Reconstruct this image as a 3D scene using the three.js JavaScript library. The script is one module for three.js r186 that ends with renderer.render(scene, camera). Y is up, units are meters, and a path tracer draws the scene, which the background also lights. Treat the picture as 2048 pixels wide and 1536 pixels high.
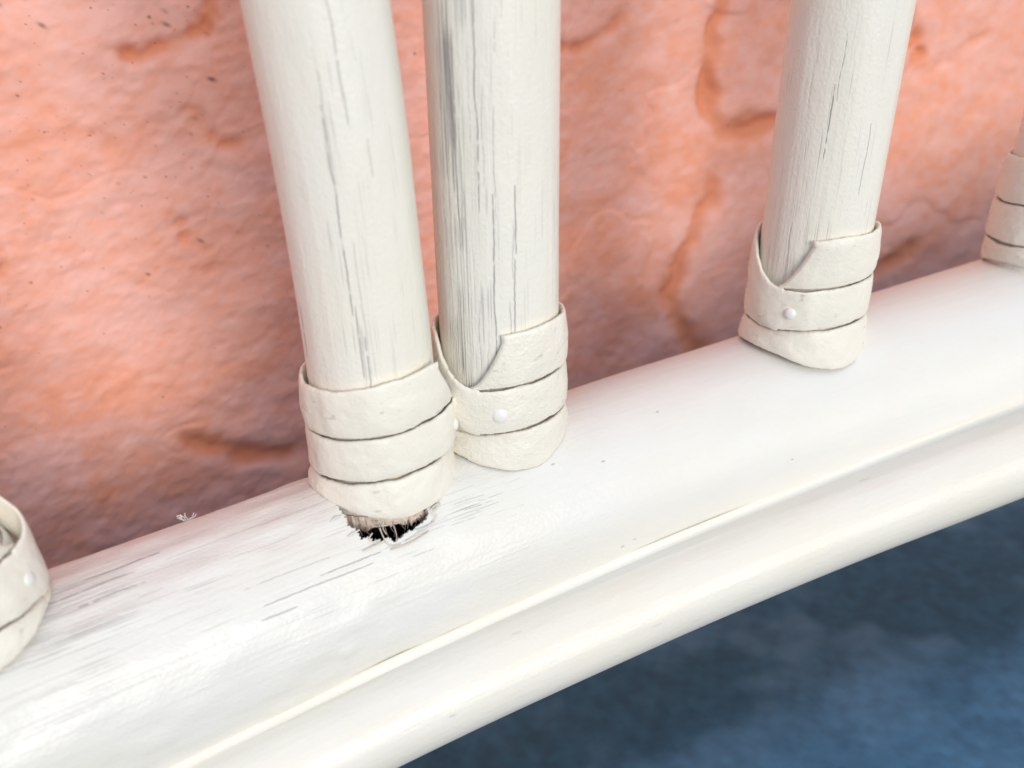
import * as THREE from 'three';
import { mergeGeometries } from 'three/addons/utils/BufferGeometryUtils.js';

// ───────────────────────── camera, sky, sun, exposure ─────────────────────────
const scene = new THREE.Scene();
const camera = new THREE.PerspectiveCamera(43.07, 4 / 3, 0.01, 60);
const eye = new THREE.Vector3(-0.07180, 0.08609, 0.16154);
const fwd = new THREE.Vector3(0.38680888, -0.4009209, -0.83044646), rgt = new THREE.Vector3(0.88135617, -0.10418761, 0.46082126);
const upv = new THREE.Vector3().crossVectors(rgt, fwd).normalize();
camera.position.copy(eye);
camera.quaternion.setFromRotationMatrix(new THREE.Matrix4().makeBasis(rgt.clone().normalize(), upv, fwd.clone().normalize().negate()));
camera.focus = 0.19; camera.userData.fStop = 14;
scene.add(camera);
const renderer = new THREE.WebGLRenderer({ antialias: true });
renderer.setSize(1024, 768);
renderer.toneMapping = THREE.LinearToneMapping;
renderer.toneMappingExposure = 1.09;
renderer.shadowMap.enabled = true;

// soft overcast sky: cool and bright overhead, warm and paler towards the horizon
{
  const w = 256, h = 128, d = new Float32Array(w * h * 4);
  for (let j = 0; j < h; j++) for (let i = 0; i < w; i++) {
    const el = ((j + 0.5) / h - 0.5) * Math.PI, s = Math.sin(el), k = (j * w + i) * 4;
    const t = Math.max(0, s), mixv = Math.pow(t, 2.6);
    const low = [0.34, 0.33, 0.315], high = [1.08, 1.34, 1.72];
    for (let c = 0; c < 3; c++) d[k + c] = s < 0 ? [0.12, 0.12, 0.12][c] : low[c] * (1 - mixv) + high[c] * mixv;
    d[k + 3] = 1;
  }
  const sky = new THREE.DataTexture(d, w, h, THREE.RGBAFormat, THREE.FloatType);
  sky.mapping = THREE.EquirectangularReflectionMapping; sky.magFilter = THREE.LinearFilter; sky.needsUpdate = true;
  scene.background = sky; scene.environment = sky; scene.backgroundIntensity = 1.0; scene.environmentIntensity = 1.0;
}
const sun = new THREE.DirectionalLight(new THREE.Color(1.0, 0.945, 0.85), 2.3);
sun.position.set(0.02, 0.21, 1.1); sun.target.position.set(0, 0, 0);
sun.castShadow = true; sun.shadow.radius = 56; sun.shadow.mapSize.set(2048, 2048);
Object.assign(sun.shadow.camera, { left: -1, right: 1, top: 1, bottom: -1, near: 0.1, far: 5 });
scene.add(sun, sun.target);

// ───────────────────────── noise and helpers ─────────────────────────
const D2R = Math.PI / 180;
function rng(seed) { let a = seed >>> 0; return () => { a = (a + 0x6D2B79F5) >>> 0; let t = a; t = Math.imul(t ^ (t >>> 15), t | 1); t ^= t + Math.imul(t ^ (t >>> 7), t | 61); return ((t ^ (t >>> 14)) >>> 0) / 4294967296; }; }
function hash2(x, y, s) { let h = (Math.imul(x, 374761393) + Math.imul(y, 668265263) + Math.imul(s, 1274126177)) | 0; h = Math.imul(h ^ (h >>> 13), 1274126177); h ^= h >>> 16; return (h >>> 0) / 4294967296; }
function vnoise(x, y, s) {
  const xi = Math.floor(x), yi = Math.floor(y), fx = x - xi, fy = y - yi;
  const u = fx * fx * fx * (fx * (fx * 6 - 15) + 10), v = fy * fy * fy * (fy * (fy * 6 - 15) + 10);
  const a = hash2(xi, yi, s), b = hash2(xi + 1, yi, s), c = hash2(xi, yi + 1, s), d = hash2(xi + 1, yi + 1, s);
  return (a + (b - a) * u + (c - a) * v + (a - b - c + d) * u * v) * 2 - 1;
}
function fbm(x, y, s, o = 4, g = 0.5) { let a = 1, t = 0, n = 0; for (let k = 0; k < o; k++) { t += a * vnoise(x, y, s + k * 17); n += a; a *= g; x = x * 2.03 + 11.3; y = y * 2.03 - 7.1; } return t / n; }
const clamp = (x, a = 0, b = 1) => Math.min(b, Math.max(a, x));
const sstep = (a, b, x) => { const t = clamp((x - a) / (b - a)); return t * t * (3 - 2 * t); };
const lerp = (a, b, t) => a + (b - a) * t;
function tex(w, h, fill, srgb) {
  const d = new Uint8Array(w * h * 4), px = [0, 0, 0];
  for (let j = 0, k = 0; j < h; j++) for (let i = 0; i < w; i++, k += 4) { fill(i, j, px); d[k] = px[0]; d[k + 1] = px[1]; d[k + 2] = px[2]; d[k + 3] = 255; }
  const t = new THREE.DataTexture(d, w, h, THREE.RGBAFormat); t.magFilter = THREE.LinearFilter; t.minFilter = THREE.LinearMipmapLinearFilter; t.generateMipmaps = true;
  if (srgb) t.colorSpace = THREE.SRGBColorSpace;
  t.needsUpdate = true; return t;
}
function htex(w, h, arr) {
  const d = new Float32Array(w * h * 4);
  for (let k = 0; k < w * h; k++) { d[k * 4] = d[k * 4 + 1] = d[k * 4 + 2] = arr[k]; d[k * 4 + 3] = 1; }
  const t = new THREE.DataTexture(d, w, h, THREE.RGBAFormat, THREE.FloatType); t.magFilter = THREE.LinearFilter; t.needsUpdate = true; return t;
}
const toS = (c) => Math.round(255 * (c <= 0.0031308 ? 12.92 * c : 1.055 * Math.pow(c, 1 / 2.4) - 0.055));
function gridGeo(nu, nv, fn, closedU = false) {            // fn(i, j, out) fills out = [x, y, z, u, v]; winding: u right, v up → outward
  const P = new Float32Array(nu * nv * 3), U = new Float32Array(nu * nv * 2), o = [0, 0, 0, 0, 0], idx = [];
  for (let j = 0; j < nv; j++) for (let i = 0; i < nu; i++) { fn(i, j, o); const k = j * nu + i; P.set([o[0], o[1], o[2]], k * 3); U[k * 2] = o[3]; U[k * 2 + 1] = o[4]; }
  for (let j = 0; j < nv - 1; j++) for (let i = 0; i < nu - 1; i++) { const a = j * nu + i, b = a + 1, c = a + nu, d = c + 1; idx.push(a, b, d, a, d, c); }
  const g = new THREE.BufferGeometry(); g.setAttribute('position', new THREE.BufferAttribute(P, 3)); g.setAttribute('uv', new THREE.BufferAttribute(U, 2)); g.setIndex(idx); g.computeVertexNormals();
  if (closedU) { const N = g.attributes.normal; for (let j = 0; j < nv; j++) { const a = j * nu, b = a + nu - 1, n = new THREE.Vector3(N.getX(a) + N.getX(b), N.getY(a) + N.getY(b), N.getZ(a) + N.getZ(b)).normalize(); N.setXYZ(a, n.x, n.y, n.z); N.setXYZ(b, n.x, n.y, n.z); } }
  return g;
}
function mesh(name, geo, mat, parent) { const m = new THREE.Mesh(geo, mat); m.name = name; m.castShadow = m.receiveShadow = true; parent.add(m); return m; }
const ax = (...segs) => { const a = []; for (const [x0, x1, st] of segs) for (let x = x0; x < x1 - 1e-9; x += st) a.push(x); a.push(segs[segs.length - 1][1]); return a; };

// paint wear: streaks along the grain in metres. u = across, v = along the grain.
function wearMaps(w, h, across, along, seed, o) {
  const wear = new Float32Array(w * h), hgt = new Float32Array(w * h), r = rng(seed), px = across / w, py = along / h;
  for (const s of o.streaks(r)) {                           // [u, v, length, width, depth]
    const [u0, v0, L, wd, dep] = s, j0 = Math.max(0, Math.floor((v0 - L / 2) / py)), j1 = Math.min(h - 1, Math.ceil((v0 + L / 2) / py)), ss = Math.floor(r() * 1e6);
    for (let j = j0; j <= j1; j++) {
      const v = j * py, t = (v - v0) / (L / 2), env = Math.sqrt(Math.max(0, 1 - t * t)), n = vnoise(v / 0.0011, 3.7, ss) * 0.5 + 0.5, gap = sstep(0.18, 0.5, n + env * 0.22);
      const c = u0 + 0.00022 * vnoise(v / 0.006, 1.3, ss + 5) + 0.00005 * vnoise(v / 0.0007, 1.3, ss + 6), hw = wd * (0.35 + 0.65 * env) * (0.6 + 0.6 * n);
      const i0 = Math.max(0, Math.floor((c - hw * 2) / px)), i1 = Math.min(w - 1, Math.ceil((c + hw * 2) / px));
      for (let i = i0; i <= i1; i++) { const q = Math.exp(-Math.pow((i * px - c) / hw, 2)) * gap * dep, k = j * w + i; if (q > wear[k]) wear[k] = q; }
    }
  }
  for (let j = 0; j < h; j++) for (let i = 0; i < w; i++) {
    const u = i * px, v = j * py, k = j * w + i, m = o.mask(u, v);
    let f = 0;
    if (m > 0.01) { const n = vnoise(u / 0.00022, v / 0.016, seed + 31) * 0.6 + vnoise(u / 0.00015, v / 0.006, seed + 32) * 0.4, b = vnoise(u / 0.0016, v / 0.006, seed + 33) * 0.35; f = sstep(0.45 - m * 0.6, 1.25 - m * 0.4, n + b) * (0.25 + 0.55 * m); if (f > wear[k]) wear[k] = f; }
    const sm = o.smooth ? o.smooth(v) : 1;
    hgt[k] = 0.5 + sm * 0.10 * fbm(u / 0.0022, v / 0.006, seed + 3, 3) + sm * 0.05 * vnoise(u / 0.0006, v / 0.02, seed + 9) + sm * 0.05 * vnoise(u / 0.0004, v / 0.0005, seed + 10) * (o.rough ?? 1) - 0.36 * wear[k] + 0.10 * m * vnoise(u / 0.00025, v / 0.006, seed + 41);
  }
  return { wear, hgt };
}
function paintMaterial(w, h, across, along, seed, o) {
  const { wear, hgt } = wearMaps(w, h, across, along, seed, o), base = o.base ?? [0.865, 0.838, 0.772], grey = o.grey ?? [0.30, 0.285, 0.28];
  const px = across / w, py = along / h;
  const map = tex(w, h, (i, j, p) => {
    const k = j * w + i, a = clamp(wear[k]), n = 1 + 0.018 * fbm(i * px / 0.004, j * py / 0.011, seed + 77, 3), yel = clamp(0.5 + 0.9 * fbm(i * px / 0.009, j * py / 0.02, seed + 78, 3)) * 0.05;
    p[0] = toS(lerp(base[0] * n, grey[0], a)); p[1] = toS(lerp(base[1] * n * (1 - yel * 0.25), grey[1], a)); p[2] = toS(lerp(base[2] * n * (1 - yel), grey[2], a));
  }, true);
  for (const t of [map]) { t.wrapS = o.closed ? THREE.RepeatWrapping : THREE.ClampToEdgeWrapping; t.wrapT = THREE.ClampToEdgeWrapping; }
  const bump = htex(w, h, hgt); bump.wrapS = map.wrapS; bump.wrapT = map.wrapT;
  return new THREE.MeshPhysicalMaterial({ map, bumpMap: bump, bumpScale: o.bump ?? 0.00045, roughness: o.roughness ?? 0.42, specularIntensity: 0.9 });
}

// ───────────────────────── setting: ground ─────────────────────────
{
  const N = 1024, S = 0.9, x0 = -0.2, z0 = -0.25;
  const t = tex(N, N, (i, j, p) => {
    const x = x0 + i / N * S, z = z0 + j / N * S;
    const n = fbm(x / 0.045, z / 0.045, 5, 3), m = fbm(x / 0.013, z / 0.013, 9, 2), g = fbm(x / 0.003, z / 0.003, 12, 3);
    // lighter blue tone on one side, its soft edge running obliquely across the paving
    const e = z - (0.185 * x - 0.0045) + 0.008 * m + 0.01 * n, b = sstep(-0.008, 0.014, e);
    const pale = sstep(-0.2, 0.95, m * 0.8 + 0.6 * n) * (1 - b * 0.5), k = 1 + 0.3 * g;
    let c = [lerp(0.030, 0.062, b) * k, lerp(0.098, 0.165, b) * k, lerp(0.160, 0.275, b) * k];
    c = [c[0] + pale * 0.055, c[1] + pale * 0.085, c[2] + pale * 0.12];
    for (let q = 0; q < 3; q++) p[q] = toS(Math.max(0.004, c[q]));
  }, true);
  t.wrapS = t.wrapT = THREE.MirroredRepeatWrapping;
  const geo = new THREE.PlaneGeometry(40, 40, 1, 1); geo.rotateX(-Math.PI / 2);
  const P = geo.attributes.position, U = geo.attributes.uv;
  for (let k = 0; k < P.count; k++) U.setXY(k, (P.getX(k) - x0) / S, (P.getZ(k) - z0) / S);
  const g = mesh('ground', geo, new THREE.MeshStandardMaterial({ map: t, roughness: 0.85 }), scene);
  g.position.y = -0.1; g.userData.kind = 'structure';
}

// ───────────────────────── the wall ─────────────────────────
const GAP = -0.08;
{
  const ridges = [                                            // [points, half width, depth] of the crevices between trowelled lumps
    [[[0.1227, 0.0755], [0.1178, 0.056], [0.1166, 0.0476], [0.1173, 0.0374], [0.1219, 0.0299], [0.1376, 0.0303], [0.156, 0.0305]], 0.0030, 0.0028],
    [[[0.1197, 0.0188], [0.1166, 0.01], [0.1115, 0.0031], [0.1043, -0.0083], [0.1, -0.0172], [0.1006, -0.0258], [0.1071, -0.0363], [0.114, -0.0454]], 0.0032, 0.0026],
    [[[0.0618, 0.0626], [0.0671, 0.0613], [0.0727, 0.0612], [0.0827, 0.0645], [0.088, 0.0691]], 0.0017, 0.0015],
    [[[0.1963, 0.0524], [0.2023, 0.0458], [0.2051, 0.0386]], 0.0033, 0.0028],
    [[[0.2098, -0.0253], [0.2, -0.0278], [0.1855, -0.03], [0.1736, -0.03]], 0.0028, 0.0022],
    [[[0.2068, 0.0347], [0.2232, 0.039], [0.2397, 0.0451]], 0.0018, 0.0007],
    [[[-0.047, 0.0769], [-0.041, 0.0748], [-0.0343, 0.075], [-0.0269, 0.078], [-0.0232, 0.0819], [-0.0217, 0.087]], 0.0016, 0.0020],
    [[[-0.034, 0.0625], [-0.0325, 0.0589], [-0.0309, 0.0557], [-0.028, 0.0529], [-0.0221, 0.0525]], 0.0018, 0.0010],
    [[[-0.0426, 0.0384], [-0.041, 0.035], [-0.0415, 0.0308], [-0.036, 0.0283]], 0.0018, 0.0009],
    [[[-0.0548, -0.0149], [-0.0498, -0.0209], [-0.0407, -0.0269], [-0.0303, -0.0297], [-0.02, -0.0316]], 0.0022, 0.0024],
    [[[-0.0797, 0.0405], [-0.0796, 0.0381], [-0.0805, 0.0349], [-0.0823, 0.0318]], 0.0009, 0.0007],
  ];
  const segd = (px, py, a, b) => { const dx = b[0] - a[0], dy = b[1] - a[1], t = clamp(((px - a[0]) * dx + (py - a[1]) * dy) / (dx * dx + dy * dy)); return [Math.hypot(px - a[0] - t * dx, py - a[1] - t * dy), t]; };
  for (const q of ridges) { const xs = q[0].map((p) => p[0]), ys = q[0].map((p) => p[1]), m = q[1] * 4; q.push([Math.min(...xs) - m, Math.max(...xs) + m, Math.min(...ys) - m, Math.max(...ys) + m]); }
  const crevice = (x0, y0) => {
    const x = x0 + 0.0012 * vnoise(x0 / 0.006, y0 / 0.006, 61) + 0.0004 * vnoise(x0 / 0.0018, y0 / 0.0018, 62), y = y0 + 0.0012 * vnoise(x0 / 0.006, y0 / 0.006, 63);
    let h = 0;
    for (const [pts, hw, dep, bb] of ridges) {
      if (x < bb[0] || x > bb[1] || y < bb[2] || y > bb[3]) continue;
      let best = 9, at = 0; const n = pts.length - 1;
      for (let k = 0; k < n; k++) { const [d, t] = segd(x, y, pts[k], pts[k + 1]); if (d < best) { best = d; at = (k + t) / n; } }
      const fade = Math.min(1, at * 6 + 0.25, (1 - at) * 6 + 0.25) * (0.75 + 0.35 * vnoise(at * 9, dep * 1e4, 5));
      const g = Math.exp(-Math.pow(best / hw, 2)) * dep * fade - Math.exp(-Math.pow((best - hw * 2.1) / (hw * 1.2), 2)) * dep * 0.07;
      h += g;
    }
    return h;
  };
  const relief = (x, y) => {
    const left = 1 - sstep(0.0, 0.12, x);
    const rx = (x * 0.96 + y * 0.2), rzv = (y * 0.98 - x * 0.18);
    let h = 0.0022 * fbm(x / 0.045, y / 0.04, 21, 2) + 0.0008 * fbm(x / 0.017, y / 0.013, 22, 2);
    h += (0.00022 + 0.00020 * left) * fbm(rx / 0.0066, rzv / 0.0046, 23, 2) + (0.00012 + 0.00010 * left) * fbm(rx / 0.0026, rzv / 0.0018, 26, 2) + 0.00005 * fbm(x / 0.0012, y / 0.0010, 24, 2);
    const wx = x + 0.006 * vnoise(x / 0.014, y / 0.012, 41) + 0.002 * vnoise(x / 0.004, y / 0.004, 42), wy = y + 0.006 * vnoise(x / 0.013, y / 0.012, 43);
    const pl = vnoise(wx / 0.026, wy / 0.019, 44), pm = sstep(-0.1, 0.4, vnoise(x / 0.03, y / 0.025, 45));
    h += 0.5 * pm * (0.0006 * Math.tanh(pl / 0.16) - 0.0006 * Math.exp(-Math.pow((pl + 0.05) / 0.07, 2)));
    const pit = vnoise(x / 0.0022, y / 0.0019, 28); h -= 0.00025 * sstep(0.78, 0.97, pit) * sstep(0.1, 0.6, vnoise(x / 0.02, y / 0.02, 29));
    return h - crevice(x, y);
  };
  const xs = ax([-6, -1, 1], [-1, -0.16, 0.03], [-0.16, 0.1, 0.00045], [0.1, 0.34, 0.0008], [0.34, 0.6, 0.005], [0.6, 1, 0.05], [1, 7, 1]);
  const ys = ax([-0.14, -0.055, 0.004], [-0.055, 0.09, 0.00045], [0.09, 0.2, 0.005], [0.2, 0.5, 0.05], [0.5, 3, 0.5]);
  const front = gridGeo(xs.length, ys.length, (i, j, o) => { const x = xs[i], y = ys[j]; o[0] = x; o[1] = y; o[2] = relief(x, y); o[3] = (x + 0.12) / 0.46; o[4] = (y + 0.08) / 0.18; });
  const xl = -6, xr = 7, yb = -0.14, yt = 3, zb = -0.15, q = (a, b, c, d) => { const g = new THREE.BufferGeometry(); g.setAttribute('position', new THREE.Float32BufferAttribute([...a, ...b, ...c, ...d], 3)); g.setAttribute('uv', new THREE.Float32BufferAttribute([0, 0, 1, 0, 1, 1, 0, 1], 2)); g.setIndex([0, 1, 2, 0, 2, 3]); g.computeVertexNormals(); return g; };
  const body = mergeGeometries([front, q([xr, yb, zb], [xl, yb, zb], [xl, yt, zb], [xr, yt, zb]), q([xl, yt, 0.004], [xr, yt, 0.004], [xr, yt, zb], [xl, yt, zb]), q([xl, yb, zb], [xl, yb, 0], [xl, yt, 0], [xl, yt, zb]), q([xr, yb, 0], [xr, yb, zb], [xr, yt, zb], [xr, yt, 0])]);
  // colour: salmon wash over a more orange coat, pinker on the lumps, with specks of dirt
  const TW = 2048, TH = 1024, spk = new Float32Array(TW * TH), rs = rng(5);
  for (let k = 0; k < 1300; k++) {
    const x = -0.12 + Math.pow(rs(), 1.5) * 0.3, y = -0.03 + rs() * 0.13, top = sstep(0.0, 0.07, y) * (1 - sstep(0.0, 0.06, x)); if (rs() > 0.1 + top) continue;
    const rad = 0.00012 + Math.pow(rs(), 6) * 0.0004, an = 2.3 + rs() * 0.6, el = 1 + rs() * 1.3, dk = 0.25 + rs() * 0.6, ci = (x + 0.12) / 0.46 * TW, cj = (y + 0.08) / 0.18 * TH;
    for (let j = Math.floor(cj - 12); j < cj + 12; j++) for (let i = Math.floor(ci - 12); i < ci + 12; i++) {
      if (i < 0 || j < 0 || i >= TW || j >= TH) continue;
      const dx = (i - ci) * 0.46 / TW, dy = (j - cj) * 0.18 / TH, a = (dx * Math.cos(an) + dy * Math.sin(an)) / (rad * el), b = (-dx * Math.sin(an) + dy * Math.cos(an)) / rad, e = dk * Math.exp(-(a * a + b * b));
      if (e > spk[j * TW + i]) spk[j * TW + i] = e;
    }
  }
  const map = tex(TW, TH, (i, j, p) => {
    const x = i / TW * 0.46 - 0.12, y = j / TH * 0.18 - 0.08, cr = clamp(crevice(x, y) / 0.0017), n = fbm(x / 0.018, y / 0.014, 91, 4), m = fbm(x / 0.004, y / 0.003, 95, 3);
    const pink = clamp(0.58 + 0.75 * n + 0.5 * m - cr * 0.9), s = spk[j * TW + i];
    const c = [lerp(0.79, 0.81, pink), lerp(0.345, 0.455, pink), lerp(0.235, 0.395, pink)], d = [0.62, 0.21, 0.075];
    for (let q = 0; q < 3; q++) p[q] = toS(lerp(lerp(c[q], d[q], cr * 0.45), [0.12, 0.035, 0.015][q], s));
  }, true);
  map.wrapS = map.wrapT = THREE.MirroredRepeatWrapping;
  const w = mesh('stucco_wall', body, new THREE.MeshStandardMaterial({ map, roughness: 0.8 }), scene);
  w.position.z = GAP;
  w.userData = { label: 'salmon orange stucco wall with rough trowelled lumps and cracks behind the white frame', category: 'wall' };
}

// ───────────────────────── the rattan frame ─────────────────────────
const frame = new THREE.Group(); frame.name = 'rattan_frame'; scene.add(frame);
frame.userData = { label: 'cream white painted rattan frame with upright poles bound to a thick horizontal rail', category: 'rattan frame' };

const RB = 0.02043, BY = 0.22034, BZ = 0.82292, r2 = 0.0088;
const railR = (s) => { const x = clamp(s, -0.2, 0.3); return RB + 0.01386 * x + 0.08935 * x * x; };
const railA = (s) => { const x = clamp(s, -0.15, 0.2); return 0.6513 - 3.2104 * x - 1.45277 * x * x; };
const bow = (s) => { const a = Math.abs(s); return a < 0.3 ? s * s : 0.09 + 0.6 * (a - 0.3); }, axisY = (s) => BY * bow(s) - RB, axisZ = (s) => BZ * bow(s);

// hole torn in the rail in front of the loose pole: a crescent in (s, angle from the top in degrees)
const holeC = [-0.0290, 24.2];
function holeDepth(s, phi) {
  const R = railR(s), dx = s - holeC[0], dz = (phi - holeC[1]) * D2R * R, a = Math.atan2(dz, dx);
  const rad = Math.hypot(dx, dz * 1.0), rim = 0.0085 + 0.0005 * vnoise(a * 7, 1, 401) + 0.00035 * vnoise(a * 22, 2, 402) + 0.0002 * vnoise(a * 60, 2, 403);
  return (1 - sstep(rim - 0.0004, rim + 0.0001, rad));
}
// main rail
{
  const S0 = -0.13, SL = 0.33, across = Math.PI * RB, H = 2048, W = 2048;
  const near = (s) => 1 - sstep(-0.03, 0.03, s);
  const mat = paintMaterial(W, H, across, SL, 1201, {
    smooth: (v) => 1 - 0.55 * sstep(-0.01, 0.03, v - 0.13), base: [0.775, 0.768, 0.745], bump: 0.0004, roughness: 0.38,
    streaks: (r) => {
      const L = [];
      const at = (s, phi) => [(phi + 60) / 180 * across, s - S0];
      for (let k = 0; k < 420; k++) { const s = -0.125 + r() * 0.125, phi = -30 + r() * 110; if (r() > near(s) * (1 - sstep(35, 82, phi)) * (0.35 + 0.65 * sstep(-0.05, -0.075, s)) + 0.02) continue; L.push([...at(s, phi), 0.003 + r() * 0.02, 0.00005 + r() * 0.00009, 0.08 + r() * r() * 0.45]); }
      for (const [s, phi, len, wd, dp] of [[-0.0745, 7.2, 0.012, 0.00017, 1.3], [-0.0775, 22, 0.011, 0.00012, 1], [-0.0822, 14, 0.018, 0.00013, 0.9], [-0.0535, 62, 0.006, 0.00016, 0.6], [-0.0455, 56, 0.02, 0.00012, 0.6], [-0.0495, 45, 0.016, 0.0001, 0.45], [-0.039, 52, 0.012, 0.00011, 0.7], [-0.0135, 47, 0.006, 0.0001, 0.5], [-0.0105, 45, 0.005, 0.0001, 0.4], [-0.0145, 42.5, 0.006, 0.00009, 0.45], [-0.0115, 49, 0.006, 0.0001, 0.4], [-0.017, 52, 0.005, 0.0001, 0.4]]) L.push([...at(s, phi), len, wd, dp]);
      for (const [s, phi] of [[0.0551, 81.8], [0.0169, 97.7], [0.004, 40], [0.014, 48], [0.014, 99], [0.03, 30]]) L.push([...at(s, phi), 0.0006, 0.0002, 0.6]);
      return L;
    },
    mask: (u, v) => {
      const s = v + S0, phi = u / across * 180 - 60, d1 = Math.hypot((s + 0.087) / 0.020, (phi - 24) / 46), d2 = Math.hypot((s + 0.014) / 0.011, (phi - 46) / 16), d3 = Math.hypot((s + 0.052) / 0.03, (phi - 34) / 44), d4 = Math.hypot((s + 0.028) / 0.015, (phi - 40) / 24);
      return Math.max((1 - sstep(0.2, 1.1, d1)) * 0.78, (1 - sstep(0.1, 1.1, d2)) * 0.5, (1 - sstep(0.1, 1.1, d3)) * 0.26, (1 - sstep(0.3, 1.1, d4)) * 0.3);
    },
  });
  mat.vertexColors = true;
  const ss = ax([-1.2, -0.14, 0.05], [-0.14, -0.045, 0.0009], [-0.045, -0.014, 0.00017], [-0.014, 0.02, 0.0006], [0.02, 0.2, 0.0014], [0.2, 0.36, 0.006], [0.36, 1.2, 0.05]);
  const ph = ax([-180, -30, 6], [-30, -12, 1.2], [-12, 10, 1], [10, 60, 0.45], [60, 120, 1.5], [120, 180, 8]);
  const g = gridGeo(ss.length, ph.length, (i, j, o) => {
    const s = ss[i], phi = ph[ph.length - 1 - j], hd = holeDepth(s, phi);
    const cl = 1 - sstep(0.3, 0.5, Math.abs(s)), wav = 0.00028 * vnoise(s / 0.03, phi / 60, 301) + 0.00022 * (1 - sstep(-0.04, 0.0, s)) * vnoise(s / 0.007, phi / 9, 302);
    const R = railR(s) + wav * cl - hd * 0.016 + 0.0005 * Math.exp(-Math.pow((phi - 96) / 4, 2)) * Math.exp(-Math.pow((s + 0.044) / 0.002, 2));
    o[0] = s; o[1] = axisY(s) + R * Math.cos(phi * D2R); o[2] = axisZ(s) + R * Math.sin(phi * D2R);
    o[3] = (phi + 60) / 180; o[4] = (s - S0) / SL;
  });
  const C = new Float32Array(ss.length * ph.length * 3);
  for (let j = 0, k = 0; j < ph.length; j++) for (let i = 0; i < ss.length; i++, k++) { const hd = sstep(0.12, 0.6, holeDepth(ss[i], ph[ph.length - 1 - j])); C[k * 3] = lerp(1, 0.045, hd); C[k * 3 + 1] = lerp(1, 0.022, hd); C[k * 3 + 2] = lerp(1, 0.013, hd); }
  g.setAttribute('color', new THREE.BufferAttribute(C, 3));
  const rail = mesh('rail', g, mat, frame);
  rail.userData.label = 'thick horizontal rail with worn paint and a torn hole at the loose pole';

  // torn fibres and paint flakes round the hole
  const fm = new THREE.MeshStandardMaterial({ color: new THREE.Color(0.72, 0.64, 0.56), roughness: 0.8 });
  const onRail = (s, phi, lift) => { const R = railR(s) + lift; return new THREE.Vector3(s, axisY(s) + R * Math.cos(phi * D2R), axisZ(s) + R * Math.sin(phi * D2R)); };
  const rf = rng(91), chip = new THREE.MeshStandardMaterial({ color: new THREE.Color(0.78, 0.77, 0.75), roughness: 0.6 });
  const fibre = (pts, rad) => new THREE.TubeGeometry(new THREE.CatmullRomCurve3(pts), 14, rad, 5, false);
  const fib = [
    [[-0.0326, 41.4, 0.0016], [-0.0323, 45.8, 0.0003], [-0.032, 49.5, 0.0002], [-0.031, 52.2, 0.0005], [-0.0296, 52.5, 0.0004]],
    [[-0.0304, 40.8, 0.0018], [-0.0298, 43.9, 0.0004], [-0.03, 47.6, 0.0003], [-0.0306, 50.8, 0.0005]],
    [[-0.034, 42.0, 0.0008], [-0.0348, 43.9, 0.0004], [-0.0345, 45.8, 0.0003], [-0.0334, 46.4, 0.0006]],
    [[-0.0316, 39.5, 0.002], [-0.0319, 42.0, 0.0008], [-0.0314, 44.2, -0.0005]],
    [[-0.0288, 51.7, 0.0002], [-0.0258, 50.2, 0.0004], [-0.0233, 48.2, 0.0003], [-0.0214, 45.0, 0.0004]],
    [[-0.0318, 52.8, 0.0002], [-0.0278, 53.1, 0.0003], [-0.024, 51.0, 0.0002]],
    [[-0.0224, 43.9, 0.0004], [-0.021, 41.2, 0.0006], [-0.0206, 38.2, 0.0003]],
  ];
  for (const f of fib) mesh('torn_fibre', fibre(f.map((p) => onRail(...p)), 0.00006 + rf() * 0.00007), fm, rail);
  for (let k = 0; k < 5; k++) {                              // splinters lying on the rim of the hole, along the grain
    const a = (0.02 + rf() * 1.0) * Math.PI, R = railR(-0.029), rad = 0.0092 + rf() * 0.0009, s = holeC[0] + rad * Math.cos(a), phi = holeC[1] + rad * Math.sin(a) / R / D2R, L = 0.0006 + rf() * 0.0016;
    const p = [onRail(s - L, phi + rf() * 1.2, 0.0000), onRail(s, phi + rf(), 0.0002 + rf() * 0.0004), onRail(s + L, phi - rf() * 1.2, 0.00005)];
    mesh('splinter', new THREE.TubeGeometry(new THREE.CatmullRomCurve3(p), 6, 0.00008 + rf() * 0.00016, 4, false), k % 3 ? chip : fm, rail);
  }
  // bits of fluff caught on the back edge
  const tuft = (s, phi, sz, seed) => { const q = rng(seed), gs = []; for (let k = 0; k < 7; k++) { const pts = []; let a = q() * 6.28, p = onRail(s + (q() - 0.5) * sz, phi + (q() - 0.5) * 2, 0.0001); for (let m = 0; m < 5; m++) { pts.push(p.clone()); a += (q() - 0.3) * 1.6; p = p.clone().add(new THREE.Vector3(Math.cos(a) * sz * 0.35, Math.abs(Math.sin(a)) * sz * 0.3, (q() - 0.5) * sz * 0.4)); } gs.push(fibre(pts, sz * 0.07)); } return mergeGeometries(gs); };
  const l = mesh('lint', tuft(-0.0622, -25, 0.0014, 8), new THREE.MeshStandardMaterial({ color: new THREE.Color(0.75, 0.72, 0.7), roughness: 0.9 }), scene);
  l.userData = { label: 'tiny tuft of white lint on the back edge of the rail', category: 'lint' };
}
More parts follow.
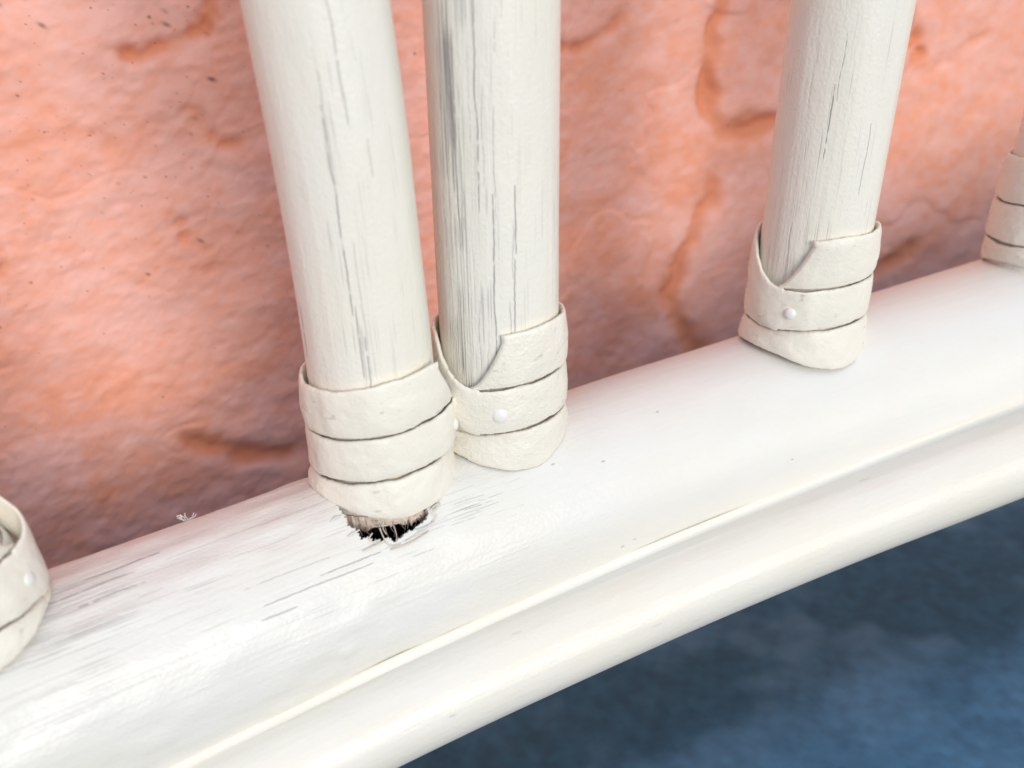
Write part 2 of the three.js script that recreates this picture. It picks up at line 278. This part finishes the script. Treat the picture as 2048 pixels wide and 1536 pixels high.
// slim rail fixed along the front of the main one
{
  const S0 = -0.13, SL = 0.33, across = 2 * Math.PI * r2;
  const mat = paintMaterial(512, 2048, across, SL, 1407, {
    base: [0.805, 0.78, 0.72], bump: 0.00025, roughness: 0.36, closed: true,
    streaks: (r) => { const L = []; for (let k = 0; k < 26; k++) L.push([r() * across, r() * SL, 0.001 + r() * 0.003, 0.00012 + r() * 0.0001, 0.12 + r() * 0.3]); return L; },
    mask: () => 0,
  });
  const ss = ax([-1.2, -0.14, 0.05], [-0.14, 0.2, 0.002], [0.2, 0.36, 0.006], [0.36, 1.2, 0.05]), n = 73;
  const P = (s) => { const rr = railR(s) + 0.0078, a = railA(s); return [axisY(s) - rr * Math.sin(a), axisZ(s) + rr * Math.cos(a)]; };
  const g = gridGeo(ss.length, n, (i, j, o) => {
    const s = ss[i], phi = -(j / (n - 1)) * 2 * Math.PI, [y, z] = P(s), R = r2 + 0.00012 * vnoise(s / 0.03, j === n - 1 ? 0 : j / 12, 88);
    o[0] = s; o[1] = y + R * Math.cos(phi); o[2] = z + R * Math.sin(phi); o[3] = j / (n - 1); o[4] = (s - S0) / SL;
  });
  const f = 0.0014, fillet = gridGeo(ss.length, 11, (i, j, o) => {        // paint that has run into the crease between the two rails
    const s = ss[i], R = railR(s), d = R + 0.0078, A = R + f, B = r2 + f, al = Math.acos(clamp((d * d + A * A - B * B) / (2 * d * A), -1, 1)), q = railA(s) - al, fr = f * (1.05 + 0.05 * vnoise(s / 0.012, 1, 93));
    const cy = axisY(s) - A * Math.sin(q), cz = axisZ(s) + A * Math.cos(q), [fy, fz] = P(s), t = j / 10;
    let dy = lerp((axisY(s) - cy) / A, (fy - cy) / B, t), dz = lerp((axisZ(s) - cz) / A, (fz - cz) / B, t); const l = Math.hypot(dy, dz); dy /= l; dz /= l;
    o[0] = s; o[1] = cy + fr * dy; o[2] = cz + fr * dz; o[3] = t * 0.15; o[4] = (s - S0) / SL;
  });
  mesh('front_rail', mergeGeometries([g, fillet]), mat, frame).userData.label = 'slim smooth rail running along the front of the thick rail';
}

// poles with their bindings
const strapMat = [0, 1].map((k) => {
  const N = 512, L = 0.03, hgt = new Float32Array(N * N);
  for (let j = 0; j < N; j++) for (let i = 0; i < N; i++) { const x = i / N * L, y = j / N * L; hgt[j * N + i] = 0.5 + 0.22 * fbm(x / 0.0024, y / 0.0024, 700 + k * 50, 3) + 0.16 * Math.max(0, vnoise(x / 0.00075, y / 0.0006, 720 + k * 50)) + 0.1 * vnoise(x / 0.0003, y / 0.0003, 731 + k); }
  const map = tex(N, N, (i, j, p) => { const x = i / N * L, y = j / N * L, n = 1 + 0.02 * fbm(x / 0.004, y / 0.003, 741 + k, 3), s = sstep(0.6, 0.9, vnoise(x / 0.0013, y / 0.0006, 751 + k * 9) * (0.6 + 0.6 * vnoise(x / 0.007, y / 0.006, 757))) * 0.4; p[0] = toS(lerp(0.86 * n, 0.34, s)); p[1] = toS(lerp(0.82 * n, 0.32, s)); p[2] = toS(lerp(0.73 * n, 0.29, s)); }, true);
  const b = htex(N, N, hgt); for (const t of [map, b]) t.wrapS = t.wrapT = THREE.MirroredRepeatWrapping;
  return new THREE.MeshPhysicalMaterial({ map, bumpMap: b, bumpScale: k ? 0.0003 : 0.00017, roughness: 0.5 });
});
const pinMat = new THREE.MeshPhysicalMaterial({ color: new THREE.Color(0.84, 0.83, 0.80), roughness: 0.32 });
const frayMat = (() => {
  const N = 512, h = new Float32Array(N * 64), m = tex(N, 64, (i, j, p) => { const n = vnoise(i / 2.2, j / 40, 811) * 0.5 + vnoise(i / 6, j / 18, 812) * 0.5, k = clamp(0.62 + 0.5 * n); h[j * N + i] = k; p[0] = toS(lerp(0.50, 0.84, k)); p[1] = toS(lerp(0.34, 0.74, k)); p[2] = toS(lerp(0.26, 0.67, k)); }, true);
  const b = htex(N, 64, h); for (const t of [m, b]) t.wrapS = t.wrapT = THREE.RepeatWrapping;
  return new THREE.MeshStandardMaterial({ map: m, bumpMap: b, bumpScale: 0.0004, roughness: 0.85 });
})();

// a strip wound round a pole. u0(v)..u1(v): angle in degrees from the seam, low(u)/high(u): its edges, off(u, v): how far it stands off
function strip(p, o) {
  const nu = o.nu, prof = [];
  for (let k = 0; k <= 16; k++) { const v = k / 16; prof.push([v, 0.2 + 0.8 * Math.pow(Math.sin(Math.PI * (0.015 + 0.97 * v)), 0.18)]); }
  prof.push([0.995, 0.1], [0.84, 0.05], [0.6, -0.5], [0.4, -0.5], [0.1, 0.02], [0.005, 0.08], [0, 0.2]);
  const nv = prof.length;
  const geo = gridGeo(nu, nv, (i, j, out) => {
    const [v, f0] = prof[j], t = i / (nu - 1), ua = o.u0(v), ub = o.u1(v), u = lerp(ua, ub, t);
    const len = (ub - ua), endf = Math.min(1, Math.sqrt(Math.max(0, Math.min(t, 1 - t) * len / 3.2)));      // ends thin out
    const th = (p.seam + u * p.dir) * D2R, f = f0 > 0.15 ? Math.max(0.1, f0 * (o.closed ? 1 : endf)) : f0;
    const lo = o.low(u), hi = o.high(u), jag = 0.00016 * vnoise(u / 14, v > 0.5 ? 3 : 8, p.seed + 5) + 0.00006 * vnoise(u / 2.5, v > 0.5 ? 3 : 8, p.seed + 6);
    const y = lerp(lo, hi, v) + jag * Math.pow(Math.abs(2 * v - 1), 2), r = p.r + o.off(u, v) + p.t * f + (f > 0 ? 0.00018 * vnoise(u / 17, v * 2.5, p.seed + 9) + 0.00007 * vnoise(u / 5, v * 6, p.seed + 12) : 0);
    const c = p.center(y);
    out[0] = c[0] + r * Math.sin(th); out[1] = y; out[2] = c[1] + r * Math.cos(th); out[3] = u * D2R * p.r / 0.03 + p.seed * 0.37; out[4] = y / 0.03;
  });
  if (p.dir < 0) { const I = geo.index.array; for (let k = 0; k < I.length; k += 3) { const q = I[k]; I[k] = I[k + 1]; I[k + 1] = q; } geo.computeVertexNormals(); }
  return geo;
}
function makePole(o) {
  const s = o.s, by = BY * bow(s) + railR(s) - RB, bz = axisZ(s), r = o.r, across = 2 * Math.PI * r, along = 0.13;
  const base = new THREE.Group(); base.position.set(s, by, bz + (o.dz ?? 0));
  const bend = o.bend ?? (() => [0, 0]);
  const center = (y) => { const b = bend(y); return [o.tx * y + b[0], o.tz * y + b[1]]; };
  const ys = ax([o.bottom, 0.0, 0.0012], [0, 0.115, 0.0016], [0.115, 0.3, 0.01], [0.3, 0.62, 0.04]), n = 97;
  // the pole itself is the part, its bindings are sub-parts
  const g = gridGeo(n, ys.length, (i, j, q) => {
    const y = ys[j], th = (i / (n - 1)) * 2 * Math.PI - Math.PI, c = center(y), a = i === n - 1 ? 0 : i;
    const R = r * (1 + (o.swell ?? 0) * y) + 0.00013 * vnoise(Math.cos(th) * 2.2 + 9, y / 0.02 + Math.sin(th) * 2, o.seed) + 0.00005 * vnoise(Math.cos(th) * 9, Math.sin(th) * 9 + y / 0.08, o.seed + 2);
    q[0] = c[0] + R * Math.sin(th); q[1] = y; q[2] = c[1] + R * Math.cos(th); q[3] = i / (n - 1); q[4] = (y + 0.005) / along;
  }, true);
  const pole = mesh('pole', g, o.mat, frame); pole.position.copy(base.position); pole.name = o.name; if (o.label) pole.userData.label = o.label;
  const p = { r: r + 0.0003, t: 0.0010, seam: o.seam, dir: o.dir ?? 1, seed: o.seed, center };
  const H = o.height ?? 1, lift = o.lift ?? 0, top = 0.0243 * H + lift, m1 = 0.0146 * H + lift, m2 = 0.0143 * H + lift, b2 = 0.0050 * H + lift, b3 = 0.0045 * H + lift;
  const foot = (u) => { const z = (o.dz ?? 0) + (r + 0.0013) * Math.cos((200 + u) * D2R), R = railR(s); const d = -(R - Math.sqrt(R * R - z * z)) + 0.0003; return o.flatFoot ? Math.max(d, -0.0061) - 0.0018 * Math.exp(-Math.pow((((200 + u) % 360) - 48) / 30, 2)) + 0.0003 * vnoise(u / 20, 2, o.seed) : d; };
  const drop = (u) => sstep(286, 360, u);
  const fl = o.flare ?? 0;
  const upper = strip(p, {
    nu: 520,
    u0: (v) => -9 + 32 * Math.pow(v, 0.62) - 4 * sstep(0.85, 1, v), u1: (v) => 716 - 6 * v,
    low: (u) => u < 360 ? lerp(m1, b2, drop(u)) - 0.0003 * Math.exp(-Math.pow((u) / 30, 2)) : lerp(b2, 0.0042 * H + lift, sstep(640, 716, u)) + 0.0003, high: (u) => u < 360 ? lerp(top + 0.0004 * Math.sin(u * D2R * 2), m2, drop(u)) : m2 - 0.0004,
    off: (u, v) => { const over = sstep(300, 346, u) * (1 - sstep(378, 400, u)) * 0.00085; return (u < 330 ? 0.0003 : u < 600 ? 0.0004 : 0.0004 - 0.0006 * sstep(650, 690, u)) + over + 0.0004 * (1 - v) * (u < 330 ? 1 : 0.6) + fl * Math.pow(Math.max(0, 1 - Math.max(0, u + 9) / 62), 2) * (0.4 + 0.6 * v) + fl * 0.9 * Math.exp(-Math.pow((u - 336) / 24, 2)) * (0.2 + 0.8 * v); },
  });
  mesh('binding_strip', upper, o.strap ?? strapMat[0], pole);
  const lower = strip({ ...p, seam: 200, dir: 1 }, { nu: 260, closed: true, u0: () => 0, u1: () => 360, low: foot, high: () => b3, off: (u, v) => 0.0004 + (o.skirt ?? 0.0004) * (1 - v) });
  mesh('binding_strip', lower, o.strap ?? strapMat[0], pole);
  if (o.pin !== false) {
    const a = (o.seam + p.dir * (o.pinAt ?? 15)) * D2R, y = 0.0091 * H + lift, c = center(y), pr = o.pinR ?? 0.0013;
    const pts = []; for (let k = 0; k <= 10; k++) { const q = k / 10 * Math.PI / 2; pts.push(new THREE.Vector2(pr * Math.cos(q), 0.0007 * Math.sin(q))); }
    pts.unshift(new THREE.Vector2(pr * 0.8, -0.0012)); 
    const pg = new THREE.LatheGeometry(pts, 24), pin = mesh('pin_head', pg, pinMat, pole), R = p.r + p.t + 0.0014 + fl * 0.08;
    pin.position.set(c[0] + R * Math.sin(a), y, c[1] + R * Math.cos(a)); pin.quaternion.setFromUnitVectors(new THREE.Vector3(0, 1, 0), new THREE.Vector3(Math.sin(a), 0.12, Math.cos(a)).normalize());
  }
  return { pole, center, base: base.position };
}
const poleMat = (seed, r, o) => paintMaterial(1024, 2048, 2 * Math.PI * r, 0.13, seed, { closed: true, bump: 0.00042, roughness: 0.42, grey: [0.27, 0.26, 0.265], ...o });
const angU = (deg, r) => ((deg + 180) / 360) * 2 * Math.PI * r;                 // angle round the pole → metres across the texture
const spread = (r, n, deg0, deg1, rad, minL, maxL, dep) => { const L = []; for (let k = 0; k < n; k++) L.push([angU(deg0 + r() * (deg1 - deg0), rad), 0.01 + r() * 0.12, minL + r() * (maxL - minL), 0.00004 + r() * 0.00009, dep * (0.3 + 0.7 * r())]); return L; };

const m1 = poleMat(2101, 0.011, {
  streaks: (r) => [...spread(r, 26, -100, 60, 0.011, 0.003, 0.012, 0.22),
    ...[[-27, 0.052, 0.034, 0.00012, 0.8], [-24, 0.030, 0.013, 0.0001, 0.75], [-25, 0.066, 0.022, 0.00016, 0.35], [-9, 0.075, 0.022, 0.00018, 0.45], [-20, 0.026, 0.010, 0.0002, 0.6], [-18, 0.038, 0.02, 0.00016, 0.3], [5, 0.060, 0.006, 0.0002, 0.3], [-86, 0.031, 0.010, 0.00016, 0.9]].map(([d, y, L, w, q]) => [angU(d, 0.011), y + 0.005, L, w, q])],
  mask: (u, v) => { const d = u / (2 * Math.PI * 0.011) * 360 - 180; return 0.22 * Math.exp(-Math.pow((d + 24) / 7, 2)) + 0.10 * Math.exp(-Math.pow((d + 12) / 30, 2)); },
});
const m2 = poleMat(2203, 0.011, {
  streaks: (r) => [...spread(r, 70, -110, -10, 0.011, 0.004, 0.022, 0.55), ...spread(r, 24, -10, 50, 0.011, 0.003, 0.013, 0.35),
    ...[[-42, 0.072, 0.05, 0.0001, 0.9], [-66, 0.068, 0.04, 0.00012, 0.9], [-62, 0.055, 0.03, 0.0001, 0.9], [-30, 0.035, 0.03, 0.00013, 0.8], [-10, 0.045, 0.012, 0.0001, 0.9], [-12, 0.03, 0.016, 0.0001, 0.8]].map(([d, y, L, w, q]) => [angU(d, 0.011), y + 0.005, L, w, q])],
  mask: (u, v) => { const d = u / (2 * Math.PI * 0.011) * 360 - 180; return 0.8 * Math.exp(-Math.pow((d + 66) / 15, 2)) * (0.6 + 0.4 * sstep(0.04, 0.07, v)) + 0.34 * Math.exp(-Math.pow((d + 50) / 40, 2)) + 0.4 * Math.exp(-Math.pow((d + 92) / 16, 2)); },
});
const m3 = poleMat(2307, 0.0116, {
  streaks: (r) => [...spread(r, 46, -130, 20, 0.0116, 0.003, 0.012, 0.28),
    ...[[-50, 0.048, 0.014, 0.00014, 0.8], [-46, 0.058, 0.012, 0.0001, 0.6], [-8, 0.040, 0.014, 0.0001, 0.6], [-72, 0.022, 0.012, 0.00016, 0.5]].map(([d, y, L, w, q]) => [angU(d, 0.0116), y + 0.005, L, w, q])],
  mask: (u, v) => { const d = u / (2 * Math.PI * 0.0116) * 360 - 180; return 0.30 * Math.exp(-Math.pow((d + 80) / 30, 2)) * (1 - sstep(0.02, 0.06, v)) + 0.16 * Math.exp(-Math.pow((d + 60) / 45, 2)); },
});

const P1 = makePole({ name: 'pole', label: 'leaning pole pulled loose from the torn hole in the rail', s: -0.0259, r: 0.0115, tx: 0.0314, tz: 0.071, bottom: -0.0066, dir: -1, seam: 65, lift: -0.0008, seed: 11, mat: m1, flare: 0.0030, height: 0.94, flatFoot: true, skirt: 0.0010, pinAt: 3, swell: -0.45, bend: (y) => { const k = Math.max(0, y - 0.02); return [-0.5 * k * k, 0.3 * k * k]; } });
const P2 = makePole({ name: 'pole_001', label: 'pole standing right behind the loose pole, with grey worn streaks', s: 0, r: 0.0114, tx: 0.0492, tz: 0.1018, bottom: -0.012, pinR: 0.00145, pinAt: 17, seam: -44, seed: 23, mat: m2, strap: strapMat[1] });
const P3 = makePole({ name: 'pole_002', label: 'pole on the right standing alone on the smooth part of the rail', s: 0.0736, r: 0.0114, tx: 0.0429, tz: 0.1313, bottom: -0.012, skirt: 0.0010, pinR: 0.0012, pinAt: 10, dz: 0.0014, seam: -67, seed: 37, mat: m3 });
const P0 = makePole({ name: 'pole_003', label: 'pole cut off by the left edge, its binding sprung open at the top', s: -0.0985, r: 0.0113, tx: -0.24, tz: 0.03, bottom: -0.012, dir: -1, seam: 66, lift: -0.003, seed: 51, mat: m1, flare: 0.0028, pinAt: 3 });
const P4 = makePole({ name: 'pole_004', label: 'blurred pole cut off by the right edge', s: 0.1390, r: 0.0114, tx: 0.06, tz: 0.139, bottom: -0.012, skirt: -0.0006, seam: 40, seed: 67, mat: m3 });

// the loose pole's torn end: pale ragged wood under its binding
{
  const r = rng(313), c = P1.center(0), gs = [], n = 420;
  gs.push(gridGeo(n, 7, (i, j, q) => {
    const a = i / (n - 1) * 2 * Math.PI, u = i === n - 1 ? 0 : i, jag = 0.0006 * vnoise(u / 26, 1, 911) + 0.0005 * vnoise(u / 7, 1, 912) + 0.00025 * vnoise(u / 2, 1, 913), t = j / 6;
    const y = lerp(-0.0070 + jag * 0.9, -0.0040, t), R = 0.0120 + 0.00022 * vnoise(u / 9, t * 2.5, 915) + 0.00012 * vnoise(u / 3, t * 4, 916) - 0.0005 * (1 - t) * (1 - t);
    q[0] = c[0] + R * Math.sin(a); q[1] = y; q[2] = c[1] + R * Math.cos(a); q[3] = i / n; q[4] = t;
  }));
  for (let k = 0; k < 16; k++) {
    const a = (-48 + r() * 60) * D2R, R = 0.0119 + r() * 0.0003, y0 = -0.0056 - r() * 0.001, L = 0.0012 + r() * 0.0014, da = (r() - 0.5) * 0.16;
    const pts = [[a, R, y0], [a + da * 0.4, R + 0.0001, y0 - L * 0.5], [a + da, R - 0.0003 + (r() - 0.5) * 0.0006, y0 - L]].map(([t, q, y]) => new THREE.Vector3(c[0] + q * Math.sin(t), y, c[1] + q * Math.cos(t)));
    gs.push(new THREE.TubeGeometry(new THREE.CatmullRomCurve3(pts), 5, 0.00005 + r() * 0.00007, 4, false));
  }
  const f = mesh('frayed_end', mergeGeometries(gs), frayMat, P1.pole); f.userData.label = 'ragged raw wood at the torn lower end of the loose pole';
}

renderer.render(scene, camera);
